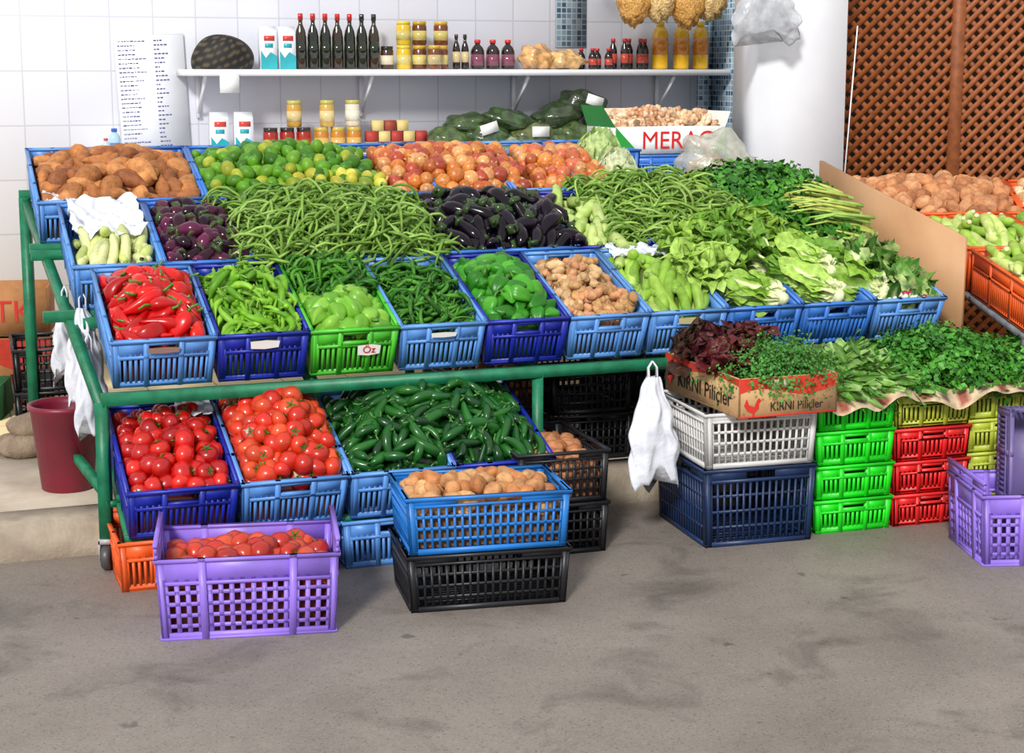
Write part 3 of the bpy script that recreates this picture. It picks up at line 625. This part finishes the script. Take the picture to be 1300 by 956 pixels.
for x in (2.055,2.10): prod('vinegar_bottle',bottle(.17,.019,.4,.4),[(30,18,12),(30,26,24),(200,180,130)],x,-.13,SZ,glass)
for x in (2.165,2.245,2.325): prod('syrup_bottle',bottle(.145,.034,.34,.38,lab0=.12,lab1=.5),[(30,16,14),(206,30,26),(120,60,80)],x,-.13,SZ,glass)
wrap=mat_attr('plastic_wrap',.22,28,.55,.9,26,coat=.7)
def bagblob(name,x,y,z,sx,sy,sz,c,fr=FW,mat=None,seed=1,amp=.16,jt=.012,rl=0):
    b=blob(sx,sy,sz,amp,seed,30,20,4.)
    r=np.random.default_rng(seed); b.v+=r.normal(0,jt*sz,b.v.shape)
    if rl: b=xf(b,Matrix.Rotation(rl,4,'Y'))
    b.v=b.v.copy(); b.v[:,2]=np.maximum(b.v[:,2],-sz*.75)+sz*.75
    return G().add(b,None,[lin(c)]).obj(name,mat or wrap,fr@TR(x,y,z))
bagblob('nut_bag',2.47,-.14,SZ,.09,.08,.07,(196,146,86),seed=2)
bagblob('nut_bag',2.62,-.14,SZ,.11,.08,.055,(202,160,100),seed=3)
for i in range(9): prod('sauce_bottle',bottle(.105+.05*(i>3),.021,.35,.45),[(26,16,12),(190,30,24),(180,60,40)],2.72+i*.044,-.13-.045*(i%2),SZ,glass)
for x in (3.15,3.27,3.38): prod('sunflower_oil_bottle',bottle(.245,.042,.22,.4,lab0=.3,lab1=.65),[(216,168,24),(226,192,36),(196,122,24)],x,-.15,SZ,glass)
simple('price_card',box(.86,.95,-.266,-.262,1.40,1.485),mat_noise('card',(240,240,236),(246,246,244),.7,3),FW)
CZ=1.111
for x in (.86,.975): prod('milk_carton',carton(.085,.06,.20),[(236,240,244),(40,160,170),(210,60,50)],x,-.2,CZ)
HJ=jar(.125,.036)
for x in (1.10,1.18,1.26): prod('honey_jar',HJ,[(150,30,12),(40,30,24),(170,50,20)],x,-.22,CZ)
for x in (1.35,1.43,1.51): prod('honey_jar',HJ,[(186,120,30),(200,170,70),(210,170,90)],x,-.2,CZ)
prod('honey_jar',HJ,[(196,150,60),(190,180,90),(214,190,130)],1.22,-.2,CZ+.127);prod('honey_jar',HJ,[(196,160,80),(190,180,90),(224,200,140)],1.38,-.2,CZ+.127);prod('honey_jar',HJ,[(220,210,190),(190,180,90),(224,220,200)],1.51,-.18,CZ+.127)
g=G()
for i in range(5):
    for j in range(2): g.add(box(0,.055,0,.04,0,.05),TR(1.57+i*.062,-.22,CZ+j*.052),[lin([(214,190,120),(170,50,40)][(i+j)%2])])
for i in range(3): g.add(box(0,.055,0,.04,0,.05),TR(1.60+i*.062,-.22,CZ+.104),[lin([(214,190,120),(150,60,40)][i%2])])
g.obj('tea_box_stack',papr,FW,False)
for k,(x,y,z,sx,sz,rl,c) in enumerate([(1.98,-.22,0,.12,.07,0,(72,92,44)),(2.18,-.24,0,.13,.08,.1,(60,84,42)),(2.42,-.22,.0,.14,.08,-.1,(98,108,60)),(2.62,-.24,0,.12,.08,0,(70,90,44)),(2.30,-.2,.10,.14,.06,.15,(54,76,38)),(2.56,-.2,.11,.14,.07,-.25,(48,64,34)),(2.70,-.2,.17,.13,.07,.2,(44,58,34)),(2.78,-.22,0,.10,.08,0,(80,88,50)),(2.08,-.2,.09,.12,.055,-.1,(60,80,40)),(2.80,-.2,.11,.10,.06,.1,(60,76,44))]):
    bagblob('dried_herb_bag',x,y,CZ+z,sx,.10,sz,c,seed=k+20,amp=.10,rl=rl)
bagblob('nut_bag',2.94,-.24,CZ,.10,.08,.08,(190,150,96),seed=9)
g=G(); 
for k,(x,z) in enumerate(((2.16,.09),(2.42,.07),(2.70,.22))): g.add(box(-.045,.045,-.002,0,0,.05),Matrix.Translation((x,-.345,CZ+z))@Matrix.Rotation(.3*(k-1),4,'Y'),[lin((230,230,225))])
g.obj('bag_label',papr,FW,False)
# table behind the stand with crates and garlic box
g=G(); g.add(box(1.55,3.08,-1.46,-.62,.975,1.0))
for x in (1.58,2.4,3.02):
    for y in (-1.44,-.66): g.add(box(x,x+.03,y,y+.03,.122,.975))
g.obj('side_table',wp,FW,False)
for i in range(3): crate(FW,1.60+i*.29,-1.44,1.002,.28,.45,.165,'blue')
bagblob('dried_herb_bag',1.95,-1.22,1.02,.10,.14,.10,(120,130,90),seed=60)
crate(FW,2.49,-1.08,1.002,.57,.40,.12,'blue')
GB=FW@TR(2.51,-1.06,1.125,0)
gb=cardboard('garlic_box',GB,.555,.34,.125,(240,242,236))
text('MERAÇ',.115,gb,(.31,-.004,.058),(pi/2,0,0),(205,20,20),sx=.98)
g=G()
g.add(T([(0,-.0025,.0),(.12,-.0025,0),(.0,-.0025,.124)],[(0,1,2)]),None,[lin((30,150,50))]); g.add(T([(.555,-.0025,.0),(.555,-.0025,.124),(.48,-.0025,.0)],[(0,1,2)]),None,[lin((30,150,50))])
o=g.obj('green_print',papr,None,False,parent=gb)
g=G(); g.add(T([(0,0,.12),(0,.34,.12),(-.05,.30,.22),(-.05,.04,.22)],[(0,1,2,3)]),None,[lin((40,150,60))]); g.add(T([(.555,0,.12),(.555,.34,.12),(.60,.30,.19),(.60,.04,.19)],[(0,1,2,3)]),None,[lin((230,232,225))]); g.add(T([(0,.34,.12),(.555,.34,.12),(.5,.40,.20),(.06,.40,.20)],[(0,1,2,3)]),None,[lin((220,200,170))]); g.obj('side_flap',papr,None,False,parent=gb)
HP('garlic_pile',GB,.02,.535,.02,.32,.12,.06,GIN,[(222,180,140),(236,204,170),(200,150,110)],.040,oniM,2,full=True,floor=.01)
filmM=mat_attr('clear_film',.2,20,.2,.9,30,coat=.5,alpha=.55)
bagblob('wrapped_produce_bag',2.88,-1.31,1.002,.17,.12,.13,(206,206,190),seed=33,mat=filmM); bagblob('bread_loaf',2.86,-1.31,1.004,.11,.08,.07,(176,130,84),seed=37,mat=matte)
# price list
g=G(); g.add(box(0,.32,-.004,0,0,.60),None,[lin((236,238,243))])
for r in range(27):
    z=.575-r*.0205; x=.012
    for q in range(rng.integers(5,9)):
        w_=rng.uniform(.006,.016); g.add(box(x,x+w_,-.006,-.004,z-rng.uniform(.0,.003),z+rng.uniform(.001,.003)),None,[lin((60,66,130))]); x+=w_+.004
    x=.18
    for q in range(rng.integers(2,5)):
        w_=rng.uniform(.005,.014); g.add(box(x,x+w_,-.006,-.004,z-.002,z+.003),None,[lin((60,66,130))]); x+=w_+.005
g.add(box(-.002,.322,-.003,.0,-.002,.602),None,[lin((196,198,206))])
g.obj('price_list',papr,FW@(Matrix.Translation((.44,-.01,1.06))@Matrix.Rotation(-.04,4,'Y')),False)
prod('water_bottle',bottle(.13,.028,.3,.4),[(170,200,215),(40,90,190),(60,130,200)],.38,-.2,CZ,glass)
prod('water_bottle',bottle(.09,.02,.3,.4),[(190,200,205),(200,60,50),(120,160,60)],.33,-.3,CZ,glass)
# hanging nets and bar
g=G()
for k,(x,s) in enumerate(((2.88,.11),(3.02,.12),(3.17,.12),(3.30,.11))):
    b=blob(.085,.07,s*1.15,.12,k+40,22,18,9.); g.add(b,TR(x,-.42,1.85+.03*(k%2)),[lin([(204,152,78),(218,184,124)][k%2])])
    g.add(tube([(x,-.42,1.9),(x,-.42,2.12)],[.02,.006],6),None,[lin((210,180,120))])
g.obj('hanging_produce_net',mat_attr('net',.5,120,.5,.8,90),FW)
g=G(); g.add(tube([(2.6,-.42,2.12),(4.0,-.42,2.12)],[.012,.012],8)); g.add(bar((2.7,-.42,2.12),(2.7,0,2.12),.02)); g.add(bar((3.8,-.42,2.12),(3.8,-.34,2.12),.02)); g.obj('hanging_rail',wp,FW)
def bag(name,M,w,h_,d,c,seed,mat):
    n=36;m=30; V=[];r=np.random.default_rng(seed);ph=r.uniform(0,6,8)
    for i in range(m+1):
        v=i/m
        ww=w*(.22+.78*min(1,v*1.6)**.8)*(1-.10*v); dd=d*(.25+.75*math.sin(pi*min(1,.15+v*.8)))
        for j in range(n):
            a=2*pi*j/n; k=1+.22*math.sin(5*a+ph[0]+v*3)+.22*math.sin(9*a+ph[1]-v*6)+.10*math.sin(14*a+ph[4]+v*9)
            V.append((ww/2*math.cos(a)*(1+.06*math.sin(7*v*3+ph[2]))+.004*math.sin(17*v+ph[5]),dd/2*math.sin(a)*k,-h_*v+(.03*math.sin(3*a+ph[3])+.015*math.sin(7*a+ph[6]))*v))
    F=[(i*n+j,i*n+(j+1)%n,(i+1)*n+(j+1)%n,(i+1)*n+j) for i in range(m) for j in range(n)]+[tuple(range(m*n,m*n+n))]
    g=G().add(T(V,F),None,[lin(c)])
    for s in (-1,1): g.add(tube([(s*w*.08,0,-.02),(s*w*.08,0,.03),(0,0,.05)],[.012,.008,.006],6,sq=.4),None,[lin(c)])
    return g.obj(name,mat,M)
bagM=mat_attr('plastic_bag_film',.3,20,.08,.8,20,coat=.3,alpha=.93)
bag('plastic_bag',frame((.445,5.15,.545),20,-4),.18,.33,.07,(226,229,238),1,bagM)
bag('plastic_bag',frame((-1.40,5.34,.74),15),.13,.30,.08,(230,232,240),2,bagM)
bag('plastic_bag',frame((-1.36,5.24,.62),25),.11,.26,.07,(226,230,240),6,bagM)
bag('plastic_bag',frame((-1.50,5.50,.74),0),.11,.26,.07,(224,227,236),7,bagM)
bag('plastic_bag',frame((1.14,7.56,1.90),10),.34,.25,.12,(200,204,210),4,filmM)
bag('plastic_bag',frame((1.66,5.75,.52),15),.17,.22,.10,(206,210,222),5,bagM)
# liners
def liner(fr,x0,x1,y0,y1,z,amp,seed,c=(226,229,238)):
    r=np.random.default_rng(seed); n=18;ph=r.uniform(0,6,6); V=[]
    for i in range(n+1):
        for j in range(n+1):
            u=i/n;v=j/n; e=max(abs(u-.5),abs(v-.5))*2
            zz=z+amp*(math.sin(u*11+ph[0]+v*4)*math.cos(v*9+ph[1])+.7*math.sin(u*19+v*15+ph[2]))*.5+amp*.5*(e>.85)+r.normal(0,.002)
            V.append((x0+(x1-x0)*u+r.normal(0,.003),y0+(y1-y0)*v+r.normal(0,.003),zz))
    F=[(i*(n+1)+j,(i+1)*(n+1)+j,(i+1)*(n+1)+j+1,i*(n+1)+j+1) for i in range(n) for j in range(n)]
    G().add(T(V,F),None,[lin(c)]).obj('plastic_liner',bagM,fr)
liner(F1,-.06,.18,.74,1.04,.165,.035,1); liner(F1,-.125,-.0,1.06,1.3,.155,.012,2)
liner(F1,1.76,1.97,.42,.51,.165,.02,3)
liner(F2,.20,.31,.38,.50,.18,.012,6); liner(F2,1.05,1.28,.44,.50,.18,.015,7)
G().add(tube([(0,0,0),(.05,0,.9)],[.003,.003],6)).obj('metal_rod',wp,frame((1.50,7.55,.80)))
# bucket
g=G(); g.add(lathe([(.08,0),(.085,.004),(.112,.27),(.120,.275),(.120,.290),(.108,.290),(.104,.27),(.078,.012),(.0,.010)],28))
g.obj('plastic_bucket',plastic('maroon',(124,24,48)),frame((-1.49,5.40,.12)))
# left-hand clutter
b1=cardboard('cardboard_box',frame((-2.32,6.75,.12),15),.40,.30,.28,(160,106,60),(184,50,30)); 
b2=cardboard('cardboard_box',frame((-2.28,6.80,.405),10),.34,.30,.20,(174,120,72))
text('TK',.13,b2,(.20,-.003,.10),(pi/2,0,0),(196,40,30))
cardboard('cardboard_box',frame((-2.28,6.45,.12),5),.24,.24,.14,(36,92,50))
crate(frame((-1.90,6.20,.12),18),0,0,0,.32,.42,.165,'black','B'); crate(frame((-1.90,6.20,.12),18),0,0,.167,.32,.42,.165,'black','B')
g=G(); g.add(blob(.12,.10,.05,.12,5)); g.add(blob(.08,.07,.05,.12,6),TR(.02,.0,.07)); g.obj('stone_block',mat_noise('stone',(120,102,86),(160,140,118),.9,14,.5),frame((-1.78,5.90,.155)))
# ------------------------------------------------------------ lights, world, camera
w=bpy.data.worlds.new('World'); scene.world=w; w.use_nodes=True
w.node_tree.nodes['Background'].inputs[0].default_value=(.97,.98,1,1); w.node_tree.nodes['Background'].inputs[1].default_value=.84
s=bpy.data.lights.new('sun','SUN'); s.energy=3.1; s.angle=math.radians(9); s.color=(1,.98,.95)
so=bpy.data.objects.new('sun',s); scene.collection.objects.link(so); so.rotation_euler=(math.radians(58),0,math.radians(-14))
cam=bpy.data.cameras.new('camera'); co=bpy.data.objects.new('camera',cam); scene.collection.objects.link(co)
co.location=(0,0,1.5); co.rotation_euler=(math.radians(90-9.27),0,0); cam.sensor_width=36; cam.lens=2100/1300*36; cam.shift_y=-.0346
scene.camera=co
scene.view_settings.view_transform='Standard'
